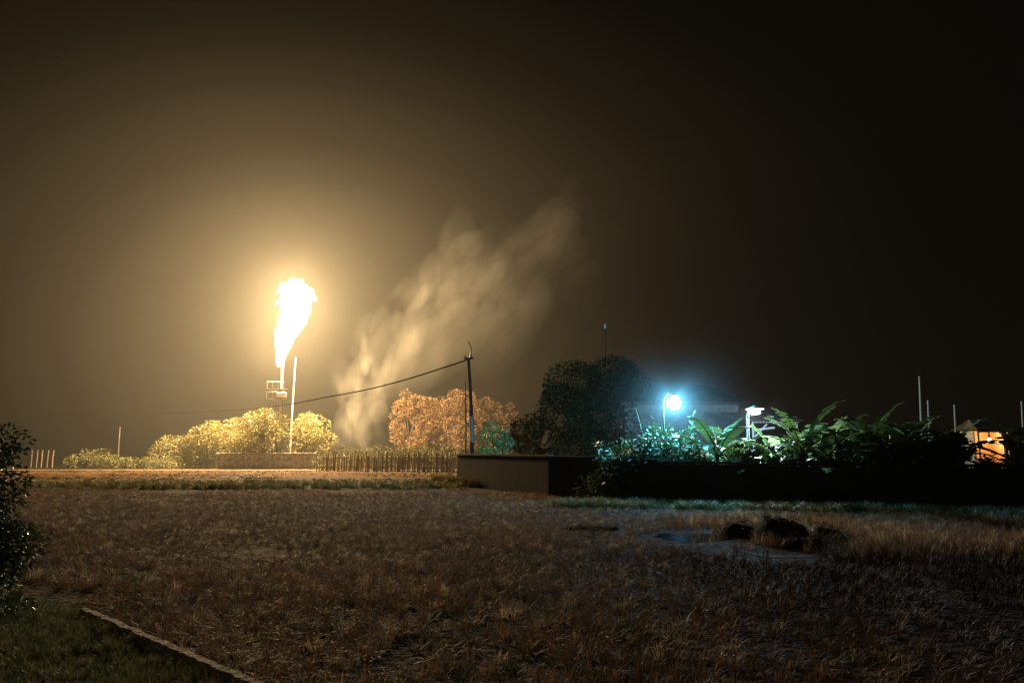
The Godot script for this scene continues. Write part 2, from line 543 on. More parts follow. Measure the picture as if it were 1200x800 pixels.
func make_far_side() -> void:
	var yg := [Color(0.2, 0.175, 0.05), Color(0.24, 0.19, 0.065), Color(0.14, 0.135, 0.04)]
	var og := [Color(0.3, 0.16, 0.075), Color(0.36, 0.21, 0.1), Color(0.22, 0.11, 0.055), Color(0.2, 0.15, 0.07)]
	var bark := Color(0.17, 0.12, 0.08)
	var g := "trees lit by the flame"
	# the flame-lit trees, left to right
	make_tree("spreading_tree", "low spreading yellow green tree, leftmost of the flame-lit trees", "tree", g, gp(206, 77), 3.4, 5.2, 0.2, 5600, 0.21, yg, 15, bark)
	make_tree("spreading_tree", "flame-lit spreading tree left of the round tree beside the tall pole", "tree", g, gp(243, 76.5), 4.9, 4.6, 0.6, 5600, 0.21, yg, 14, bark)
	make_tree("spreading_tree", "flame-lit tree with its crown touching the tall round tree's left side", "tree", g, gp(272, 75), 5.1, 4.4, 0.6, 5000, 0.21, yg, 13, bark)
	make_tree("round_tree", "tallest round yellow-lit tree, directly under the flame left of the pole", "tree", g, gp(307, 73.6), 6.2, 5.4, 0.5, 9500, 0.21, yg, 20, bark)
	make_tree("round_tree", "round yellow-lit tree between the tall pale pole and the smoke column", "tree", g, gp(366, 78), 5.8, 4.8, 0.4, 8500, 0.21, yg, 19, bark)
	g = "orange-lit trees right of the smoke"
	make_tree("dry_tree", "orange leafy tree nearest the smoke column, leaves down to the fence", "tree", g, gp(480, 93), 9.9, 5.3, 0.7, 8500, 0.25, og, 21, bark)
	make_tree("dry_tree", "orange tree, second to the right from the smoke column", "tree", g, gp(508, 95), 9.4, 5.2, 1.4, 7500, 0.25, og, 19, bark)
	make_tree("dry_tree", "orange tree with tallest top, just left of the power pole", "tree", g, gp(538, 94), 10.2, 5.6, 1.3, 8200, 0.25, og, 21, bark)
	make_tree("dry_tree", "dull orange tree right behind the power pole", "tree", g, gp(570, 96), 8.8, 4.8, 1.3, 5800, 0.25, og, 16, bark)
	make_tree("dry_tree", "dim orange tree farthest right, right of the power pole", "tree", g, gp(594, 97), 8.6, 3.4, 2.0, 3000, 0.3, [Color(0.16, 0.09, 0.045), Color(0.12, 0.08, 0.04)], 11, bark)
	# shrubs along the road
	var sg := "low shrubs along the dirt road"
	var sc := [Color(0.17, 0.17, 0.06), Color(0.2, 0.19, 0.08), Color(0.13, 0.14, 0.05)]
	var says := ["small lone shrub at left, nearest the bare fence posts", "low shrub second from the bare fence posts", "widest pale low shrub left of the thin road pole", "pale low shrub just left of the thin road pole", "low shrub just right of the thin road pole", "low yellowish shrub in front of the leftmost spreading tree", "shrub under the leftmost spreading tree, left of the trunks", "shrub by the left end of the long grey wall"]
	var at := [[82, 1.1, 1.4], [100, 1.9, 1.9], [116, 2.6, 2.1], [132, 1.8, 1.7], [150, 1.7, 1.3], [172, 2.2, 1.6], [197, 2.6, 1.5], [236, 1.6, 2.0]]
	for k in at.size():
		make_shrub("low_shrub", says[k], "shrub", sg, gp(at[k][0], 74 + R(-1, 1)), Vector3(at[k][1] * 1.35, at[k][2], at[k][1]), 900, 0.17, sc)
	# bare posts at the far left and the thin road pole
	says = ["bare fence post half hidden by the dark hedge", "second bare fence post right of the dark hedge", "thin bare fence post, third from the dark hedge", "bare fence post, fourth from the dark hedge", "bare fence post nearest the small lone shrub"]
	var px := [37, 43.5, 49, 56, 62]
	for k in 5:
		fence_post(says[k], gp(px[k], 80), 1.85, "bare fence posts at the far left")
	var t := thing("road_pole", "thin plain pole among the low shrubs left of the flame", "pole", gp(138, 76))
	var b := Bag.new()
	b.tube([Vector3(0, -0.1, 0), Vector3(0, 2, 0), Vector3(-0.03, 4.25, 0)], [0.07, 0.06, 0.05], 7, Color(0.13, 0.115, 0.09))
	put("shaft", b.mesh(), M.paint, t)
	# long low grey wall
	t = thing("low_wall", "long low grey wall under the flame-lit trees beside the dirt road", "wall", gp(312, 72))
	b = Bag.new()
	b.box(Vector3(0, 0.7, 0), Vector3(9.6, 1.5, 0.24), W, Basis(), 0.02)
	put("wall", b.mesh(), M.plaster, t)
	b = Bag.new()
	b.box(Vector3(0, 1.51, 0), Vector3(9.76, 0.12, 0.36), W, Basis(), 0.03)
	put("coping", b.mesh(), M.plaster, t)
	for x in [-4.65, -2.3, 0.0, 2.3, 4.65]:
		b = Bag.new()
		b.box(Vector3(x, 0.72, 0.15), Vector3(0.3, 1.44, 0.12), W, Basis(), 0.02)
		put("pilaster", b.mesh(), M.plaster, t)
	# picket fence
	var a0 := gp(372, 66)
	var a1 := gp(536, 60)
	t = thing("picket_fence", "rough wooden picket fence between the grey wall and the dark wall", "fence", a0)
	var along := a1 - a0
	var cross := Vector3(-along.z, 0, along.x).normalized()
	for hgt in [0.45, 1.2]:
		b = Bag.new()
		b.tube([Vector3(0, hgt, 0) - cross * 0.07, along * 0.5 + Vector3(0, hgt + 0.04, 0) - cross * 0.07, along + Vector3(0, hgt, 0) - cross * 0.07], [0.04, 0.04, 0.04], 5, Color(0.22, 0.17, 0.11))
		put("rail", b.mesh(), M.wood, t)
	var n := 58
	for k in n:
		b = Bag.new()
		var h := R(1.25, 1.75)
		var tilt := along.normalized() * R(-0.07, 0.07)
		var w := R(0.035, 0.085)
		var p := along * ((k + R(-0.25, 0.25)) / (n - 1.0))
		b.tube([p + Vector3(0, -0.05, 0), p + Vector3(0, h * 0.5, 0) + tilt * 0.5, p + Vector3(0, h, 0) + tilt], [w, w * 0.95, w * 0.8], 6, Color(0.5, 0.42, 0.3) * R(0.5, 1.2))
		put("picket", b.mesh(), M.wood, t)
	# leafy growth that tops the fence
	var hs := ["yellowish bush behind the picket fence at the smoke's foot", "yellowish bush behind the picket fence, second from the smoke's foot", "bush behind the picket fence under the nearest orange tree", "bush behind the middle of the picket fence", "bush behind the picket fence left of the power pole", "bush behind the picket fence beside the dark wall's corner"]
	for k in 6:
		var q := gp(388 + k * 27, 68.5 - k * 0.9)
		make_shrub("fence_bush", hs[k], "bush", "bushes behind the picket fence", q, Vector3(3.8, R(2.2, 2.5), 2.0), 2200, 0.15, sc)

func make_walls() -> void:
	# dark yard wall: one run to the corner, then along the field
	var pts := [gp(538, 37.0), gp(590, 31.6), gp(645, 27.4), gp(700, 24.8), gp(770, 23.6), gp(870, 22.9), gp(1000, 22.3), gp(1290, 20.6)]
	var t := thing("yard_wall", "long dark wall along the field in front of the lamps and banana plants", "wall", pts[0])
	for k in 7:
		var a: Vector3 = pts[k] - pts[0]
		var c: Vector3 = pts[k + 1] - pts[0]
		var d := c - a
		var turn := Basis(Vector3.UP, atan2(-d.z, d.x))
		var h: float = [1.45, 1.43, 1.38, 1.3, 1.22, 1.17, 1.15][k]
		var b := Bag.new()
		b.box((a + c) * 0.5 + Vector3(0, h * 0.5 - 0.1 + k * 0.003, 0), Vector3(d.length() + 0.07, h + 0.2, 0.18), Color(0.18, 0.17, 0.165), turn)
		put("wall", b.mesh(), M.plaster, t)
		b = Bag.new()
		b.box((a + c) * 0.5 + Vector3(0, h + 0.043 + k * 0.006, 0), Vector3(d.length() + 0.09, 0.08, 0.28), Color(0.19, 0.18, 0.175), turn, 0.015)
		put("coping", b.mesh(), M.plaster, t)

func cable(called: String, label: String, pts: Array, r: float) -> void:
	var cur := Curve3D.new()
	for k in pts.size():
		var tan: Vector3 = (pts[mini(k + 1, pts.size() - 1)] - pts[maxi(k - 1, 0)]) / 6.0
		cur.add_point(pts[k], -tan, tan)
	cur.bake_interval = 0.8
	var p := Array(cur.get_baked_points())
	var rad := []
	rad.resize(p.size()); rad.fill(r)
	var b := Bag.new()
	b.tube(p, rad, 6, W)
	tag(put(called, b.mesh(), M.cable), label, "cable")

func make_yard() -> void:
	var dark := Color(0.09, 0.08, 0.07)
	# power pole
	var t := thing("power_pole", "dark leaning power pole carrying the long cable, behind the dark wall", "power pole", gp(554, 44))
	var o: Vector3 = t.position
	var b := Bag.new()
	b.tube([Vector3(0, -0.2, 0), pt(552, 475, 44) - o, pt(549, 421, 44) - o], [0.13, 0.11, 0.085], 9, dark)
	put("shaft", b.mesh(), M.wood, t)
	b = Bag.new()
	b.tube([pt(553.7, 518, 44) - o, pt(552.3, 488, 44) - o], [0.155, 0.145], 9, Color(0.5, 0.49, 0.47))
	put("pale_band", b.mesh(), M.paint, t)
	b = Bag.new()
	var hook := []
	for q in [[549.2, 423], [551.5, 416], [551.8, 409], [550.5, 403], [548.5, 399.5]]: hook.append(pt(q[0], q[1], 44) - o)
	b.tube(hook, [0.05, 0.045, 0.04, 0.035, 0.03], 6, dark)
	put("bent_rod", b.mesh(), M.metal, t)
	b = Bag.new()
	b.box(pt(549, 420, 44) - o + Vector3(0, 0, 0.05), Vector3(0.55, 0.1, 0.12), dark)
	put("crossarm", b.mesh(), M.wood, t)
	for s in [-0.2, 0.2]:
		b = Bag.new()
		var ip: Vector3 = pt(549, 420, 44) - o + Vector3(s, 0.05, 0.05)
		b.tube([ip, ip + Vector3(0, 0.05, 0), ip + Vector3(0, 0.09, 0), ip + Vector3(0, 0.14, 0)], [0.03, 0.055, 0.035, 0.05], 7, Color(0.35, 0.3, 0.26))
		put("insulator", b.mesh(), M.paint, t)
	b = Bag.new()
	var arm := []
	for q in [[552.5, 497, 44.0], [544, 499.5, 43.6], [537, 503.5, 43.3], [534, 510, 43.1]]: arm.append(pt(q[0], q[1], q[2]) - o)
	b.tube(arm, [0.035, 0.035, 0.03, 0.03], 6, Color(0.4, 0.38, 0.36))
	put("curved_bracket", b.mesh(), M.metal, t)
	t = thing("thin_stake", "thin dark stake standing close left of the power pole", "stake", gp(546, 45.5))
	b = Bag.new()
	b.tube([Vector3(0, -0.1, 0), Vector3(-0.02, 3, 0), Vector3(-0.08, 6.0, 0)], [0.05, 0.045, 0.03], 6, dark)
	put("shaft", b.mesh(), M.wood, t)
	# the next power pole stands outside the frame at the left
	t = thing("far_power_pole", "distant power pole beyond the left edge holding the cable's far end", "power pole", gp(-70, 120))
	b = Bag.new()
	b.tube([Vector3(0, -0.2, 0), Vector3(0, 4.4, 0), Vector3(0, 8.9, 0)], [0.13, 0.12, 0.09], 8, dark)
	put("shaft", b.mesh(), M.wood, t)
	cable("power_cable", "dark overhead cable sagging left from the power pole past the smoke", [pt(549, 421, 44), pt(522, 430, 46), pt(460, 449, 52), pt(395, 463, 60), pt(290, 479, 76), pt(140, 484.5, 96), pt(-70, 477, 120)], 0.042)
	cable("service_cable", "thin service cable from the power pole's pale band to the teal-lit tree", [pt(552.3, 497, 44), pt(575, 496, 43), pt(640, 497, 40), pt(700, 484, 37), pt(726, 476, 35.9)], 0.018)

	# house behind the lamps: hip roof over a plain wall
	var z := 36.0
	var lx := pt(726, 470, z).x
	var rx := pt(872, 470, z).x
	t = thing("house", "plain hip-roofed house with a blue-lit wall behind the bright blue lamp", "house", Vector3((lx + rx) * 0.5, 0, -z))
	var hw := (rx - lx) * 0.5
	var ez := 4.05
	b = Bag.new()
	b.box(Vector3(0, ez * 0.5 - 0.1, -2.2), Vector3(hw * 2 - 0.5, ez + 0.1, 4.2), W)
	put("wall", b.mesh(), M.house, t)
	b = Bag.new()
	var rc := Color(0.22, 0.22, 0.23)
	var ra := Vector3(-hw + 1.3, 5.1, -2.2)
	var rb := Vector3(hw - 1.25, 5.1, -2.2)
	var e := [Vector3(-hw, ez, 0.25), Vector3(hw, ez, 0.25), Vector3(hw, ez, -4.6), Vector3(-hw, ez, -4.6)]
	b.quad(e[0], e[1], rb, ra, rc); b.tri(e[1], e[2], rb, rc); b.quad(e[2], e[3], ra, rb, rc); b.tri(e[3], e[0], ra, rc)
	b.quad(e[3], e[2], e[1], e[0], rc)
	var rf := put("roof", b.mesh(), M.house, t)
	b = Bag.new()
	b.tube([ra, rb], [0.05, 0.05], 6, Color(0.08, 0.08, 0.08))
	put("ridge_cap", b.mesh(), M.paint, rf)
	for q in [[e[0], ra], [e[1], rb]]:
		b = Bag.new()
		b.tube([q[0], q[1]], [0.035, 0.035], 6, Color(0.06, 0.06, 0.06))
		put("hip_cap", b.mesh(), M.paint, rf)
	b = Bag.new()
	b.box(Vector3(0, ez - 0.09, 0.26), Vector3(hw * 2, 0.16, 0.03), Color(0.04, 0.04, 0.04))
	put("fascia", b.mesh(), M.paint, t)
	b = Bag.new()
	b.box(Vector3(0.2, 1.05, -0.075), Vector3(0.95, 2.1, 0.05), Color(0.16, 0.13, 0.1), Basis(), 0.01)
	put("door", b.mesh(), M.wood, t)
	b = Bag.new()
	b.tube([Vector3(-hw, ez - 0.1, 0.34), Vector3(hw, ez - 0.1, 0.34)], [0.06, 0.06], 7, Color(0.05, 0.05, 0.05))
	put("gutter", b.mesh(), M.paint, t)
	b = Bag.new()
	b.tube([Vector3(hw - 0.35, ez - 0.12, 0.3), Vector3(hw - 0.35, ez - 0.3, 0.0), Vector3(hw - 0.35, 0.1, -0.03)], [0.04, 0.04, 0.04], 6, Color(0.25, 0.25, 0.25))
	put("downpipe", b.mesh(), M.paint, t)
	# low pale-topped wall in the yard
	t = thing("garden_wall", "low green-lit garden wall with white top between the two lamps", "wall", gp(833, 29))
	b = Bag.new()
	b.box(Vector3(0, 0.9, 0), Vector3(2.9, 1.8, 0.16), Color(0.9, 0.95, 0.9))
	put("wall", b.mesh(), M.house, t)
	b = Bag.new()
	b.box(Vector3(0, 1.84, 0), Vector3(3.0, 0.08, 0.26), Color(0.8, 0.8, 0.8), Basis(), 0.01)
	put("coping", b.mesh(), M.paint, t)

	# bright blue-white lamp
	var lamp_at := pt(790, 472, 24.4)
	t = thing("street_lamp", "bright blue-white lamp on a thin post in front of the house", "lamp", gp(779, 24.5))
	o = t.position
	b = Bag.new()
	b.tube([Vector3(0, -0.1, 0), Vector3(0, 1.6, 0), Vector3(0, 3.2, 0)], [0.04, 0.035, 0.03], 8, Color(0.06, 0.06, 0.06))
	put("post", b.mesh(), M.metal, t)
	b = Bag.new()
	b.tube([Vector3(0, 3.15, 0), Vector3(0.05, 3.4, 0.03), Vector3(0.16, 3.53, 0.07), lamp_at - o + Vector3(0, 0.28, 0)], [0.03, 0.025, 0.02, 0.02], 7, Color(0.03, 0.03, 0.03))
	put("arm", b.mesh(), M.metal, t)
	b = Bag.new()
	var lp := lamp_at - o
	b.tube([lp + Vector3(0, 0.235, 0), lp + Vector3(0, 0.25, 0), lp + Vector3(0, 0.28, 0), lp + Vector3(0, 0.31, 0)], [0.12, 0.1, 0.06, 0.03], 14, Color(0.06, 0.06, 0.06))
	put("lamp_hood", b.mesh(), M.metal, t)
	var sp := SphereMesh.new()
	sp.radius = 0.235; sp.height = 0.46
	put("bulb", sp, glow(Color(0.42, 0.9, 1.0), 14.0), t).position = lp
	omni(t, "lamp_light", lp, Color(0.14, 0.6, 1.0), 46.0, 0.1, 120.0)

	# second lamp on a post beside the shed
	var l2 := pt(885, 481, 24.6)
	t = thing("yard_lamp", "white lamp with flat shade on a post beside the shed", "lamp", gp(878, 24.6))
	o = t.position
	lp = l2 - o
	var wc := Color(0.26, 0.26, 0.27)
	b = Bag.new()
	b.tube([Vector3(0, -0.1, 0), Vector3(0, 1.6, 0), Vector3(0, lp.y - 0.25, 0), Vector3(0.04, lp.y - 0.02, 0), Vector3(0.14, lp.y + 0.09, 0), lp + Vector3(0, 0.12, 0)], [0.05, 0.05, 0.045, 0.04, 0.035, 0.03], 8, wc)
	put("post", b.mesh(), M.metal, t)
	b = Bag.new()
	b.tube([lp + Vector3(0, 0.05, 0), lp + Vector3(0, 0.08, 0), lp + Vector3(0, 0.13, 0), lp + Vector3(0, 0.16, 0)], [0.3, 0.26, 0.12, 0.04], 16, wc)
	put("lamp_shade", b.mesh(), M.paint, t)
	sp = SphereMesh.new()
	sp.radius = 0.18; sp.height = 0.18
	put("bulb", sp, glow(Color(0.95, 0.92, 1.0), 8.0), t).position = lp - Vector3(0, 0.06, 0)
	omni(t, "lamp_light", lp - Vector3(0, 0.06, 0), Color(0.7, 0.93, 1.0), 30.0, 0.08, 80.0)

	# open shed right of it
	t = thing("open_shed", "small open shed with pale frame and sheet roof right of the white lamp", "shed", gp(908, 28.4))
	o = t.position
	var k := 0
	for q in [[884, 27.6], [936, 27.8], [886, 30.4], [934, 30.4]]:
		b = Bag.new()
		var p: Vector3 = gp(q[0], q[1]) - o
		b.tube([p + Vector3(0, -0.1, 0), p + Vector3(0, 2.75, 0)], [0.05, 0.045], 6, wc * 0.8)
		put("post", b.mesh(), M.wood, t)
	for q in [[884, 494, 936, 494, 27.5], [884, 504, 908, 501, 27.5], [886, 488.5, 934, 489, 30.4]]:
		b = Bag.new()
		b.tube([pt(q[0], q[1], q[4]) - o, pt(q[2], q[3], q[4]) - o], [0.045, 0.045], 6, wc * 0.9)
		put("beam", b.mesh(), M.wood, t)
	b = Bag.new()
	b.tube([pt(885, 512, 27.5) - o, pt(899, 497, 27.5) - o], [0.035, 0.035], 6, wc * 0.9)
	put("brace", b.mesh(), M.wood, t)
	b = Bag.new()
	var c0: Vector3 = pt(881, 493, 27.1) - o
	var c1: Vector3 = pt(944, 493, 27.1) - o
	var cn := 34
	for j in cn:   # corrugated sheet with thickness
		var u0 := float(j) / cn
		var u1 := float(j + 1) / cn
		var y0 := 0.03 * (j % 2)
		var y1 := 0.03 * ((j + 1) % 2)
		var fa := c0.lerp(c1, u0) + Vector3(0, y0, 0)
		var fb := c0.lerp(c1, u1) + Vector3(0, y1, 0)
		var up := Vector3(0, 0.5, -3.8)
		b.quad(fa, fb, fb + up, fa + up, Color(0.03, 0.03, 0.032))
		b.quad(fa + up - Vector3(0, 0.012, 0), fb + up - Vector3(0, 0.012, 0), fb - Vector3(0, 0.012, 0), fa - Vector3(0, 0.012, 0), Color(0.03, 0.03, 0.032))
		b.quad(fa - Vector3(0, 0.012, 0), fb - Vector3(0, 0.012, 0), fb, fa, Color(0.03, 0.03, 0.032))
	put("sheet_roof", b.mesh(), M.metal, t)

	# thatched hut at the right
	t = thing("thatched_hut", "small thatched hut glowing orange among the leaves at far right", "hut", gp(1157, 27.5))
	o = t.position
	b = Bag.new()
	var ow := Color(0.62, 0.4, 0.2)
	b.box(Vector3(0, 1.2, -0.6), Vector3(1.04, 2.4, 0.08), ow)
	put("back_wall", b.mesh(), M.wood, t)
	for s in [-0.54, 0.54]:
		b = Bag.new()
		b.box(Vector3(s, 1.2, -0.2), Vector3(0.06, 2.4, 0.8), ow)
		put("side_wall", b.mesh(), M.wood, t)
		b = Bag.new()
		b.tube([Vector3(s, -0.1, 0.45), Vector3(s, 2.42, 0.45)], [0.04, 0.035], 6, Color(0.3, 0.22, 0.13))
		put("post", b.mesh(), M.wood, t)
	b = Bag.new()
	for s in [1.0, -1.0]:
		var zz: float = 0.72 if s > 0 else -0.95
		for th in [0.0, -0.1]:
			var ev := [Vector3(-0.72, 2.42 + th, zz), Vector3(0.72, 2.42 + th, zz), Vector3(0.5, 2.82 + th, -0.1), Vector3(-0.5, 2.82 + th, -0.1)]
			if (s > 0) == (th == 0.0): b.quad(ev[0], ev[1], ev[2], ev[3], W)
			else: b.quad(ev[1], ev[0], ev[3], ev[2], W)
		b.quad(Vector3(-0.72, 2.32, zz), Vector3(0.72, 2.32, zz), Vector3(0.72, 2.42, zz), Vector3(-0.72, 2.42, zz), W)
		b.quad(Vector3(s * 0.72, 2.42, zz), Vector3(s * 0.72, 2.42, -0.1), Vector3(s * 0.5, 2.82, -0.1), Vector3(s * 0.6, 2.62, -0.1 + (zz + 0.1) * 0.5), W)
		b.tri(Vector3(s * 0.72, 2.42, 0.72), Vector3(s * 0.72, 2.42, -0.95), Vector3(s * 0.5, 2.82, -0.1), W)
	put("thatch_roof", b.mesh(), M.thatch, t)
	b = Bag.new()
	b.box(Vector3(0, 0.4, -0.2), Vector3(1.0, 0.08, 0.6), ow * 0.7)
	put("bench", b.mesh(), M.wood, t)
	var hb: Vector3 = pt(1160, 515, 27.3) - o
	t = thing("hanging_bulb", "small warm bulb hanging in the thatched hut's open front", "lamp", Vector3(o.x + hb.x, hb.y, o.z + hb.z))
	sp = SphereMesh.new()
	sp.radius = 0.07; sp.height = 0.15
	put("bulb", sp, glow(Color(1.0, 0.75, 0.4), 5.0), t)
	b = Bag.new()
	b.tube([Vector3(0, 0.07, 0), Vector3(0, 0.13, 0), Vector3(0, 0.32, 0)], [0.035, 0.03, 0.008], 7, Color(0.1, 0.1, 0.1))
	put("flex", b.mesh(), M.cable, t)
	omni(t, "bulb_light", Vector3.ZERO, Color(1.0, 0.55, 0.22), 1.6, 0.05, 40.0)

	# bamboo poles at the right
	var says := ["tallest bare bamboo pole rising from the banana plants at right", "shorter bamboo pole just right of the tallest one", "bamboo pole between the tallest one and the glowing hut", "bamboo pole at the right edge beyond the glowing hut"]
	var ps := [[1078, 441, 1079], [1088, 469, 1088], [1119, 474, 1120], [1198, 470, 1198]]
	for j in 4:
		var base := gp(ps[j][2], 26.5)
		var top: Vector3 = pt(ps[j][0], ps[j][1], 26.5) - base
		t = thing("bamboo_pole", says[j], "pole", base, 0.0, "bamboo poles at the right")
		b = Bag.new()
		var pp := []
		var pr := []
		for s in 13:
			var u := s / 12.0
			pp.append(Vector3(top.x * u, -0.1 + (top.y + 0.1) * u, 0)); pr.append(lerpf(0.055, 0.03, u) * (1.12 if s % 2 == 0 else 1.0))
		b.tube(pp, pr, 7, Color(0.13, 0.115, 0.075))
		put("shaft", b.mesh(), M.paint, t)
	t = thing("thin_mast", "thin dark mast with a small pale tip above the big dark tree", "mast", gp(712, 37.5))
	b = Bag.new()
	b.tube([Vector3(0, -0.1, 0), Vector3(0, 4, 0), Vector3(0, 7.95, 0)], [0.02, 0.016, 0.01], 6, Color(0.02, 0.02, 0.02))
	put("shaft", b.mesh(), M.cable, t)
	b = Bag.new()
	b.box(Vector3(0, 8.05, 0), Vector3(0.11, 0.24, 0.06), Color(0.7, 0.7, 0.66), Basis(), 0.02)
	put("pale_tip", b.mesh(), M.paint, t)

func make_plants() -> void:
	var dg := [Color(0.045, 0.075, 0.03), Color(0.06, 0.09, 0.035), Color(0.035, 0.055, 0.025)]
	var bark := Color(0.1, 0.08, 0.06)
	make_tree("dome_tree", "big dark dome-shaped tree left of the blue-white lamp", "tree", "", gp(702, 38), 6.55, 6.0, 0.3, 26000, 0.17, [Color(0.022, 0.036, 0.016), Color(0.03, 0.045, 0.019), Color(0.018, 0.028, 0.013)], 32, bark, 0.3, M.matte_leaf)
	make_tree("dark_tree", "dark tree between the teal-lit tree and the big dome tree", "tree", "dark trees behind the wall", gp(634, 44), 4.4, 2.6, 0.8, 3200, 0.16, dg, 11, bark, 0.3, M.matte_leaf)
	make_tree("dark_tree", "small dark tree directly right of the teal-lit tree", "tree", "dark trees behind the wall", gp(612, 47), 4.0, 2.4, 0.8, 2600, 0.16, dg, 10, bark, 0.3, M.matte_leaf)
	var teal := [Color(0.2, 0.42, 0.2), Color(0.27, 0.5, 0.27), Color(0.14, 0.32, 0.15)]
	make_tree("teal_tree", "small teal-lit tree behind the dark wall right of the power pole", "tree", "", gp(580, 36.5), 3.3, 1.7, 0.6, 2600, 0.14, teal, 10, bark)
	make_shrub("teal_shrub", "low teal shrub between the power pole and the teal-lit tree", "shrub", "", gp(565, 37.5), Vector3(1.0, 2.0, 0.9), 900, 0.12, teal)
	# leafy shrubs under the blue lamp
	var lg := [Color(0.08, 0.13, 0.05), Color(0.1, 0.16, 0.065), Color(0.06, 0.1, 0.04)]
	var says := ["low leafy shrub hanging over the wall, leftmost under the big dome tree", "leafy shrub over the wall, second right of the leftmost one", "tall twiggy shrub over the wall left of the blue-white lamp's post", "leafy shrub directly below the blue-white lamp", "leafy shrub right below the lamp in front of the garden wall"]
	var at := [[716, 24.6, 1.9, 1.8], [738, 24.5, 1.9, 2.15], [762, 24.4, 1.9, 2.7], [788, 24.2, 1.7, 2.45], [812, 24.2, 1.5, 2.1]]
	for k in at.size():
		make_shrub("leafy_shrub", says[k], "shrub", "leafy shrubs below the blue lamp", gp(at[k][0], at[k][1]), Vector3(at[k][2] * 1.4, at[k][3], at[k][2]), 1500, 0.16, lg, 9, M.gloss_leaf)
	make_shrub("green_bush", "bright green bush under the white lamp, lit from above", "bush", "", gp(866, 25.2), Vector3(1.3, 2.0, 1.0), 1500, 0.15, [Color(0.12, 0.22, 0.06), Color(0.15, 0.27, 0.08)], 8, M.gloss_leaf)
	# twiggy upright stems
	for k in 3:
		var sx: float = [768.0, 802.0, 818.0][k]
		var t := thing("bare_sapling", ["thin bare sapling in front of the blue lamp's post", "thin upright bare sapling just right of the blue lamp", "slanting bare sapling in front of the garden wall"][k], "sapling", gp(sx, 24.9), 0.0, "bare saplings by the lamp")
		var b := Bag.new()
		var tip: Vector3 = [Vector3(-0.6, 3.0, 0), Vector3(0.35, 2.9, 0), Vector3(0.7, 2.4, 0.1)][k]
		b.tube([Vector3(0, -0.1, 0), tip * 0.5 + Vector3(0.05, 0.1, 0), tip], [0.03, 0.025, 0.01], 6, Color(0.2, 0.19, 0.16))
		put("stem", b.mesh(), M.bark, t)
		var lf := Bag.new()
		for j in 16:
			var p := tip * R(0.55, 1.0)
			var dir := Vector3(R(-1, 1), R(0, 1), R(-1, 1)).normalized()
			lf.leaf(p, dir, dir.cross(Vector3(R(-1, 1), 1, R(-1, 1))).normalized(), 0.2, 0.07, lg[j % 3])
		put("leaves", lf.mesh(), M.gloss_leaf, t)
	# banana plants
	var protos := []
	for v in 5: protos.append(make_banana(v, [2.6, 2.9, 2.4, 3.1, 2.7][v]))
	var taken := [false, false, false, false, false]
	var n := 34
	var ord := ["first", "second", "third", "fourth", "fifth", "sixth", "seventh", "eighth", "ninth", "tenth", "eleventh", "twelfth", "thirteenth", "fourteenth", "fifteenth", "sixteenth", "seventeenth"]
	for k in n:
		var px := lerpf(838, 1214, (k + R(-0.3, 0.3)) / (n - 1.0))
		var v := (k * 3 + 1) % 5
		var t: Node3D = protos[v] if not taken[v] else protos[v].duplicate()
		taken[v] = true
		t.name = named("banana_plant")
		add_child(t, true)
		t.position = gp(px, R(23.3, 25.3) - (px - 838) / 376.0 * 2.0)
		t.rotation.y = R(0, TAU)
		t.scale = Vector3.ONE * R(0.82, 1.16) * (0.66 if absf(px - 884) < 15 else 0.58 if px > 1128 and px < 1180 else 1.0)
		var where: String = "banana plant, %s to the right counting from the white lamp's post" % ord[k] if k < 17 else "banana plant, %s to the left counting from the picture's right edge" % ord[n - 1 - k]
		tag(t, where, "banana plant", "banana plants behind the dark wall")
	for v in 5:
		if not taken[v]: protos[v].free()
	# undergrowth between the banana stems
	var ub := Bag.new()
	for k in 9000:
		var px := R(700, 1230)
		var p := gp(px, R(23.6, 26.4) - maxf(0, px - 800) / 400.0 * 2.0)
		p.y = 1.9 * sqrt(rng.randf()) * (0.8 + 0.25 * sin(px * 0.11)) * (0.72 if px > 1125 and px < 1185 else 1.0)
		var dir := Vector3(R(-1, 1), R(-0.7, 0.8), R(-1, 1)).normalized()
		ub.leaf(p, dir, dir.cross(Vector3(R(-1, 1), R(0, 1), R(-1, 1))).normalized(), R(0.14, 0.34), R(0.05, 0.11), dg[k % 3] * R(0.6, 1.3))
	var u := put("undergrowth", ub.mesh(), M.gloss_leaf)
	tag(u, "dense dark undergrowth between the banana stems behind the wall", "undergrowth", "", "stuff")
	# near hedge at the left edge
	var hd := thing("dark_hedge", "dark hedge at the left edge with glinting leaves", "hedge", Vector3(-5.6, 0, -7.75))
	var lobes := []
	for k in 46:
		lobes.append([Vector3(R(-0.9, 0.14), R(0.2, 1.68), R(-0.8, 0.5)), Vector3(R(0.3, 0.42), R(0.18, 0.28), R(0.24, 0.36))])
	for k in 9:
		lobes.append([Vector3(0.06 + R(-0.05, 0.05), 0.22 + k * 0.185, R(-0.5, 0.4)), Vector3(0.24, 0.2, 0.3)])
		lobes.append([Vector3(-0.3 + R(-0.1, 0.1), 0.3 + k * 0.185, R(-0.5, 0.5)), Vector3(0.3, 0.22, 0.3)])
	lobes.append([Vector3(0.42, 0.22, 0.2), Vector3(0.26, 0.26, 0.3)])
	lobes.append([Vector3(0.66, 0.1, 0.25), Vector3(0.22, 0.13, 0.3)])
	put("foliage", crown_bag(lobes, 32000, 0.066, [Color(0.05, 0.075, 0.035), Color(0.065, 0.09, 0.04), Color(0.04, 0.06, 0.03)], 0.2, 0.2).mesh(), M.gloss_leaf, hd)
	var hs := Bag.new()
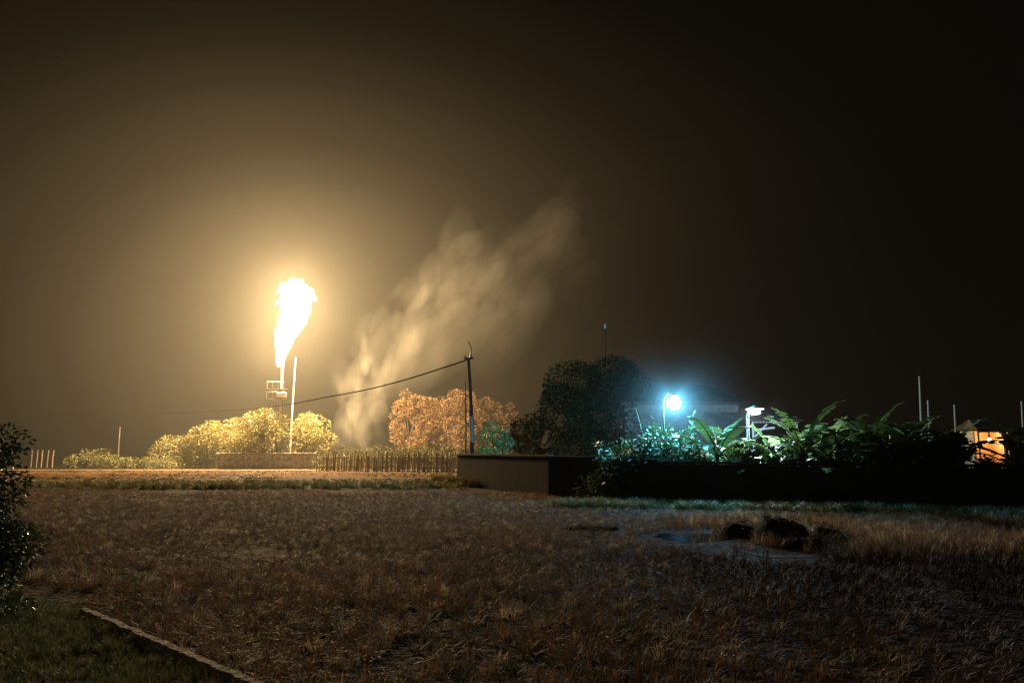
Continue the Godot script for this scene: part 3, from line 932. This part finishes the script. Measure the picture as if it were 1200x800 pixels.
	for k in 14:
		var p := Vector3(R(-0.7, 0.35), -0.05, R(-0.7, 0.4))
		p.x = minf(p.x, -0.15)
		hs.tube([p, p + Vector3(R(-0.1, 0.1), 0.7, R(-0.1, 0.1)), p + Vector3(R(-0.2, 0.2), 1.4, R(-0.2, 0.2))], [0.022, 0.016, 0.008], 5, bark)
	put("stem", hs.mesh(), M.bark, hd)

func ground_hit(px: float, py: float) -> Vector3:
	var a := pt(px, py, 1.0)
	var d := a - Vector3(0, EYE, 0)
	return Vector3(0, EYE, 0) + d * (EYE / -d.y)

func blob_sheet(outline: Array, y: float, sd: int) -> ArrayMesh:
	# a level patch whose outline is smoothed and roughened
	var f := noise(1.3, 4, sd)
	var mid := Vector3.ZERO
	for p in outline: mid += p / outline.size()
	var ring := []
	var n := outline.size()
	for k in n:
		for s in 8:
			var p: Vector3 = outline[k].cubic_interpolate(outline[(k + 1) % n], outline[(k + n - 1) % n], outline[(k + 2) % n], s / 8.0)
			ring.append(p + (p - mid) * (0.28 * f.get_noise_2d(p.x * 2.0, p.z * 2.0)))
	var b := Bag.new()
	for k in ring.size():
		var a: Vector3 = ring[k]
		var c: Vector3 = ring[(k + 1) % ring.size()]
		b.tri(Vector3(mid.x, y, mid.z), Vector3(a.x, y, a.z), Vector3(c.x, y, c.z), W)
	return b.mesh()

func make_field() -> void:
	# concrete kerb of the bund at the lower left
	var k0 := ground_hit(98, 722)
	var k1 := ground_hit(272, 801)
	var dir := (k1 - k0).normalized()
	k1 += dir * 2.5
	var b := Bag.new()
	var kn := noise(1.7, 4, 71)
	var across := Vector3(-dir.z, 0, dir.x)
	var was := []
	for s in 121:
		var q := k0.lerp(k1, s / 120.0) + across * (0.025 * kn.get_noise_1d(s * 0.12))
		var hh := 0.075 + 0.01 * kn.get_noise_1d(s * 0.5 + 200.0)
		var ww := 0.055 + 0.008 * kn.get_noise_1d(s * 0.8 + 400.0)
		var row := [q - across * (ww + 0.02) - Vector3(0, 0.1, 0), q - across * ww + Vector3(0, hh * 0.7, 0), q - across * (ww * 0.6) + Vector3(0, hh, 0), q + across * (ww * 0.6) + Vector3(0, hh + 0.008 * kn.get_noise_1d(s * 2.0), 0), q + across * ww + Vector3(0, hh * 0.7, 0), q + across * (ww + 0.02) - Vector3(0, 0.1, 0)]
		if s:
			for j in 5: b.quad(was[j], row[j], row[j + 1], was[j + 1], W)
		was = row
	struct("kerb", b.mesh(), M.kerb)
	# wet patches round the mounds
	var p1 := [ground_hit(765, 628), ground_hit(800, 625), ground_hit(845, 627), ground_hit(858, 631), ground_hit(835, 635), ground_hit(795, 634)]
	var p2 := [ground_hit(655, 620), ground_hit(690, 616.5), ground_hit(722, 617), ground_hit(722, 621), ground_hit(690, 624)]
	var p3 := [ground_hit(866, 645), ground_hit(905, 650), ground_hit(955, 651), ground_hit(950, 653), ground_hit(905, 653.5), ground_hit(872, 648)]
	var pts := [p1, p2, p3]
	var says := ["shiny shallow puddle left of the dark mounds, under the blue lamp", "small dull puddle farther left in the field", "thin wet muddy strip in front of the largest mound"]
	for k in 3:
		var o := put("puddle", blob_sheet(pts[k], 0.008, 50 + k), M.mud if k == 2 else M.water)
		tag(o, says[k], "puddle", "", "")
	var mud := [ground_hit(740, 632), ground_hit(770, 620), ground_hit(850, 618), ground_hit(990, 622), ground_hit(1000, 640), ground_hit(970, 660), ground_hit(870, 659), ground_hit(800, 644)]
	var bog := PackedVector2Array(mud.map(func(q): return Vector2(q.x, q.z)))
	# mounds
	var ms := [[868, 628, 0.5, 0.24, 0.45], [918, 633, 0.62, 0.38, 0.6], [972, 631, 0.4, 0.2, 0.4], [944, 641, 0.5, 0.17, 0.45]]
	says = ["low dark earth mound left of the largest mound", "largest dark earth mound in the field, steep on its left", "small dark earth mound right of the largest mound", "flat straw-strewn mound in front between the larger ones"]
	for k in 4:
		var t := thing("earth_mound", says[k], "mound", ground_hit(ms[k][0], ms[k][1]), 0.0, "dark mounds in the field")
		var mb := Bag.new()
		var f := noise(2.6, 4, 90 + k)
		var rings := 14
		var segs := 30
		for r in rings + 1:
			var u := float(r) / rings
			for s in segs:
				var a := TAU * s / segs
				var q := Vector3(cos(a) * ms[k][2] * u, 0, sin(a) * ms[k][4] * u)
				var skew := clampf(1.0 - 0.25 * q.x / ms[k][2], 0.6, 1.3)
				q.y = ms[k][3] * skew * (1.0 - smoothstep(0.45, 1.0, u)) + 0.14 * f.get_noise_2d(q.x * 1.6, q.z * 1.6) * (1.0 - u * 0.5) * (1.0 if ms[k][3] > 0.25 else 0.5) - 0.03
				mb.v.append(q * Vector3(1, 1, 1)); mb.c.append(W); mb.n.append(Vector3.UP)
		for r in rings:
			for s in segs:
				var a2 := r * segs + s
				var b2 := r * segs + (s + 1) % segs
				mb.i.append_array(PackedInt32Array([a2, b2, b2 + segs, a2, b2 + segs, a2 + segs]))
		var st := SurfaceTool.new()
		st.create_from(mb.mesh(), 0)
		st.generate_normals()
		put("earth", st.commit(), M.mound, t)
		var sb := Bag.new()
		for j in 120:
			var a := R(0, TAU)
			var u := sqrt(rng.randf()) * 0.95
			var q := Vector3(cos(a) * ms[k][2] * u, 0, sin(a) * ms[k][4] * u)
			q.y = ms[k][3] * clampf(1.0 - 0.25 * q.x / ms[k][2], 0.6, 1.3) * (1.0 - smoothstep(0.45, 1.0, u)) + 0.03
			var d := Vector3(R(-1, 1), R(-0.2, 0.7), R(-1, 1)).normalized()
			sb.leaf(q, d, d.cross(Vector3(R(-1, 1), 1, R(-1, 1))).normalized(), R(0.08, 0.22), 0.012, Color(0.12, 0.085, 0.045) * R(0.5, 1.1))
		put("straw", sb.mesh(), M.stalk, t).set_meta("kind", "stuff")

	# rice stubble: clumps set out on a jittered grid
	var patch := noise(0.13, 3, 5)
	var fine := noise(0.6, 2, 6)
	var xf := [[], [], [], []]
	var cs := [[], [], [], []]
	var z := -4.2
	while z > -33.0:
		var step := 0.1 + 0.004 * -z
		var half := 0.72 * -z + 1.0
		var x := -half
		while x < half:
			var p := Vector3(x + R(-0.4, 0.4) * step, 0.0, z + R(-0.4, 0.4) * step)
			x += step
			if (p - k0).dot(Vector3(-dir.z, 0, dir.x)) > -0.1 + 0.06 * fine.get_noise_2d(p.x * 3.0, p.z * 3.0): continue      # the grass side of the kerb
			if p.x < -4.7 and p.z > -8.9: continue
			if p.distance_to(Vector3(3.6, 0, -14.3)) < 0.9 and rng.randf() < 0.7: continue
			var wet := Geometry2D.is_point_in_polygon(Vector2(p.x, p.z), bog) and rng.randf() < 0.8
			for g in pts:
				var m := Vector3.ZERO
				for q in g: m += q / g.size()
				var e := p - m
				var rx: float = absf(g[0].x - g[g.size() / 2].x) * 0.55
				if absf(e.x) < rx and e.z > -0.4 and e.z < 0.75: wet = true
			if wet: continue
			var skip := false
			for q in ms:
				var e := p - ground_hit(q[0], q[1])
				if pow(e.x / (q[2] * 0.95), 2) + pow(e.z / (q[4] * 0.95), 2) < 1.0: skip = true
			if skip: continue
			var pn := patch.get_noise_2d(p.x, p.z)
			if p.z < -29.5 and pn > 0.1: continue
			if fine.get_noise_2d(p.x * 0.7 + 300, p.z * 0.7) < -0.36 and rng.randf() < 0.5: continue
			var v := rng.randi() % 3
			var h := (0.85 + 0.6 * pn) * R(0.6, 1.25)
			var tall := p.x > 3.4 and p.z < -10.4 - 0.18 * p.x and p.z > -18.5
			if tall: h *= 2.1
			var bs := Basis(Vector3.UP, R(0, TAU))
			bs = Basis(Vector3(1, 0, 0), 0.35 * fine.get_noise_2d(p.x, p.z + 40) + R(-0.2, 0.2)) * Basis(Vector3(0, 0, 1), 0.5 * fine.get_noise_2d(p.x + 90, p.z) + R(-0.22, 0.22)) * bs
			xf[v].append(Transform3D(bs.scaled_local(Vector3(R(0.8, 1.2), h, R(0.8, 1.2))), p))
			var col := Color(0.31, 0.185, 0.125).lerp(Color(0.4, 0.265, 0.18), clampf(0.5 + pn, 0, 1))
			if rng.randf() < 0.1: col = Color(0.75, 0.62, 0.42)  # bright pale clumps: flame glints painted into the stalk colour
			if rng.randf() < 0.1: col = Color(0.15, 0.16, 0.06)
			# near right field: darkness painted into the stubble colour, plus its reddish tone
			var painted_shade := smoothstep(-0.4, 1.6, (p.x - 0.35 * (p.z + 14.0) + 2.0) * 0.35 + 0.5 * pn) * smoothstep(-13.5, -11.0, p.z)
			col = col.lerp(col * Color(0.09, 0.05, 0.055), painted_shade)
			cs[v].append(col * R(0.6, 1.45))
		z -= step
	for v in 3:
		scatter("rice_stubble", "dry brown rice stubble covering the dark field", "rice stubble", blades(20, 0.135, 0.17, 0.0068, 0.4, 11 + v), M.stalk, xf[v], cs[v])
	# greener grass on the banks
	var gx := []
	var gc := []
	for k in 5200:
		var px := 0.0
		var d := 0.0
		var h := 1.0
		var pick := rng.randf()
		if pick < 0.45:
			px = R(30, 545); d = R(32.5, 38.5); h = R(0.4, 1.2)
			if fine.get_noise_2d(px * 0.06, d * 0.6) < -0.05: continue
		elif pick < 0.75:
			px = R(508, 662); d = lerpf(37.5, 26.5, (px - 538) / 165.0) - 0.5 - R(0, 1.3)
			h = R(0.7, 1.5)
		else:
			px = R(640, 1230); d = lerpf(24.5, 20.4, (px - 640) / 560.0) - 0.7 - R(0, 1.6)
			h = R(0.3, 0.9)
		gx.append(Transform3D(Basis(Vector3.UP, R(0, TAU)).scaled(Vector3(1.3, h, 1.3)), gp(px, d)))
		gc.append(Color(0.25, 0.26, 0.1).lerp(Color(0.4, 0.33, 0.17), rng.randf()) * R(0.7, 1.2))
	scatter("bank_grass", "pale green grass on the bank between field and walls", "grass", blades(16, 0.42, 0.24, 0.016, 0.35, 31), M.stalk, gx, gc)
	var wx := []
	var wcol := []
	for k in 2200:
		var d := R(37.0, 66.0)
		var px := R(20, 538)
		var q := gp(px, d)
		if q.x > -3.0 or patch.get_noise_2d(q.x * 0.35, q.z * 1.6) < -0.02: continue
		wx.append(Transform3D(Basis(Vector3.UP, R(0, TAU)).scaled(Vector3(1.4, R(0.3, 0.8), 1.4)), q))
		wcol.append(Color(0.1, 0.07, 0.03).lerp(Color(0.08, 0.085, 0.03), rng.randf()) * R(0.6, 1.3))
	scatter("plot_weeds", "sparse low weeds growing over the bare orange plot", "weeds", blades(12, 0.22, 0.3, 0.02, 0.4, 33), M.stalk, wx, wcol)
	# near lawn grass
	gx = []; gc = []
	var side := Vector3(-dir.z, 0, dir.x)
	while gx.size() < 11000:
		var p := Vector3(R(-6.6, -0.6), 0, R(-8.4, -3.6))
		if (p - k0).dot(side) < 0.03 + 0.05 * fine.get_noise_2d(p.x * 3.0, p.z * 3.0): continue
		if patch.get_noise_2d(p.x * 4.0, p.z * 4.0) < -0.28 and rng.randf() < 0.7: continue
		gx.append(Transform3D(Basis(Vector3.UP, R(0, TAU)).scaled(Vector3(1, R(0.5, 1.3), 1)), p))
		gc.append(Color(0.2, 0.24, 0.11).lerp(Color(0.5, 0.44, 0.25), pow(rng.randf(), 2.0)) * R(0.6, 1.3))
	scatter("lawn_grass", "short green grass inside the kerb at the lower left", "grass", blades(13, 0.085, 0.07, 0.005, 0.3, 37), M.stalk, gx, gc)

func puff(parent: Node, at: Vector3, size: Vector3, m: FogMaterial, lean: float) -> void:
	var f := FogVolume.new()
	f.name = "smoke_puff"
	f.shape = RenderingServer.FOG_VOLUME_SHAPE_ELLIPSOID
	f.size = size
	f.material = m
	parent.add_child(f, true)
	f.position = at
	f.basis = Basis(Vector3(0, 0, 1), lean) * Basis(Vector3(1, 0, 0), R(-0.6, 0.6)) * Basis(Vector3.UP, R(0, TAU))

func air(called: String, label: String, at: Vector3, sizes: Array, density: float, outer: float, inner: float) -> void:
	# thin haze as nested ellipsoids that thicken towards the middle
	var t := thing(called, label, "haze", at)
	t.set_meta("kind", "stuff")
	for k in sizes.size():
		var z: Vector3 = sizes[k]
		var m := FogMaterial.new()
		m.density = density * lerpf(outer, inner, float(k) / (sizes.size() - 1))
		m.albedo = Color(0.95, 0.94, 0.92)
		var f := FogVolume.new()
		f.name = "haze_layer"
		f.shape = RenderingServer.FOG_VOLUME_SHAPE_ELLIPSOID
		f.size = z * 2.0
		f.material = m
		t.add_child(f, true)
		f.position = Vector3(R(-1, 1), R(-1, 1), R(-1, 1)) * z.x * 0.03

func make_smoke() -> void:
	air("smoky_haze", "thin smoky haze hanging round the big flame", Vector3(-20, 12, -75), [Vector3(62, 38, 42), Vector3(55, 34, 38), Vector3(48, 31, 35), Vector3(42, 27, 31), Vector3(35, 24, 27), Vector3(29, 20, 23), Vector3(23, 16, 19)], 0.000235, 0.55, 1.2)
	air("lamp_glow_haze", "added haze that makes the glow round the blue lamp", pt(790, 472, 24.4), [Vector3(3.6, 2.6, 3.2), Vector3(2.7, 2.1, 2.6), Vector3(2.1, 1.7, 2.0), Vector3(1.6, 1.3, 1.5), Vector3(1.2, 1.05, 1.15), Vector3(0.9, 0.82, 0.9), Vector3(0.66, 0.62, 0.66), Vector3(0.48, 0.46, 0.48)], 0.0024, 0.15, 2.6)  # haze added round the lamp to stand in for its bloom
	var base := gp(408, 73)
	var s := thing("smoke", "pale smoke column rising and drifting right of the flame", "smoke", base)
	s.set_meta("kind", "stuff")
	var fm := []
	for d in [0.009, 0.013, 0.019, 0.0056]:
		var m := FogMaterial.new()
		m.density = d
		m.albedo = Color(0.93, 0.92, 0.9)
		fm.append(m)
	# centre line of the plume: [px, py, radius px, count, density step]
	var line := [[410, 523, 22, 18, 2], [416, 506, 28, 19, 2], [421, 486, 29, 19, 2], [423, 466, 29, 19, 2], [424, 447, 27, 18, 2], [430, 430, 27, 16, 1], [445, 412, 36, 22, 1], [464, 394, 40, 22, 0], [484, 374, 44, 22, 0], [506, 352, 48, 20, 0], [528, 328, 48, 18, 0], [546, 304, 42, 14, 0], [418, 500, 28, 5, 3], [424, 462, 30, 6, 3], [452, 428, 38, 7, 3], [492, 398, 48, 8, 3], [540, 365, 54, 8, 3], [580, 335, 54, 8, 3], [615, 312, 52, 7, 3], [648, 296, 48, 6, 3], [610, 372, 58, 7, 3], [655, 345, 56, 6, 3]]
	var tatter := noise(0.16, 3, 8)
	for l in line:
		var lean: float = lerpf(0.0, -0.75, clampf((440.0 - l[1]) / 120.0, 0, 1))
		for k in l[3]:
			var a := R(0, TAU)
			var u := sqrt(rng.randf())
			var p := pt(l[0] + cos(a) * u * l[2], l[1] + sin(a) * u * l[2], 73.0 + R(-1, 1) * l[2] * 0.07)
			if l[1] < 425.0 and l[4] < 3 and tatter.get_noise_3dv(p) < -0.06: continue
			var r: float = l[2] / 12.0 * (R(0.14, 0.42) if l[4] < 3 else R(0.45, 0.8)) * 2.0
			var thin := R(0.5, 1.0) if l[1] > 425.0 else R(0.38, 0.9)
			puff(s, p - base, Vector3(r * thin, r * R(1.0, 2.1), r * thin), fm[l[4]], lean + R(-0.5, 0.5))
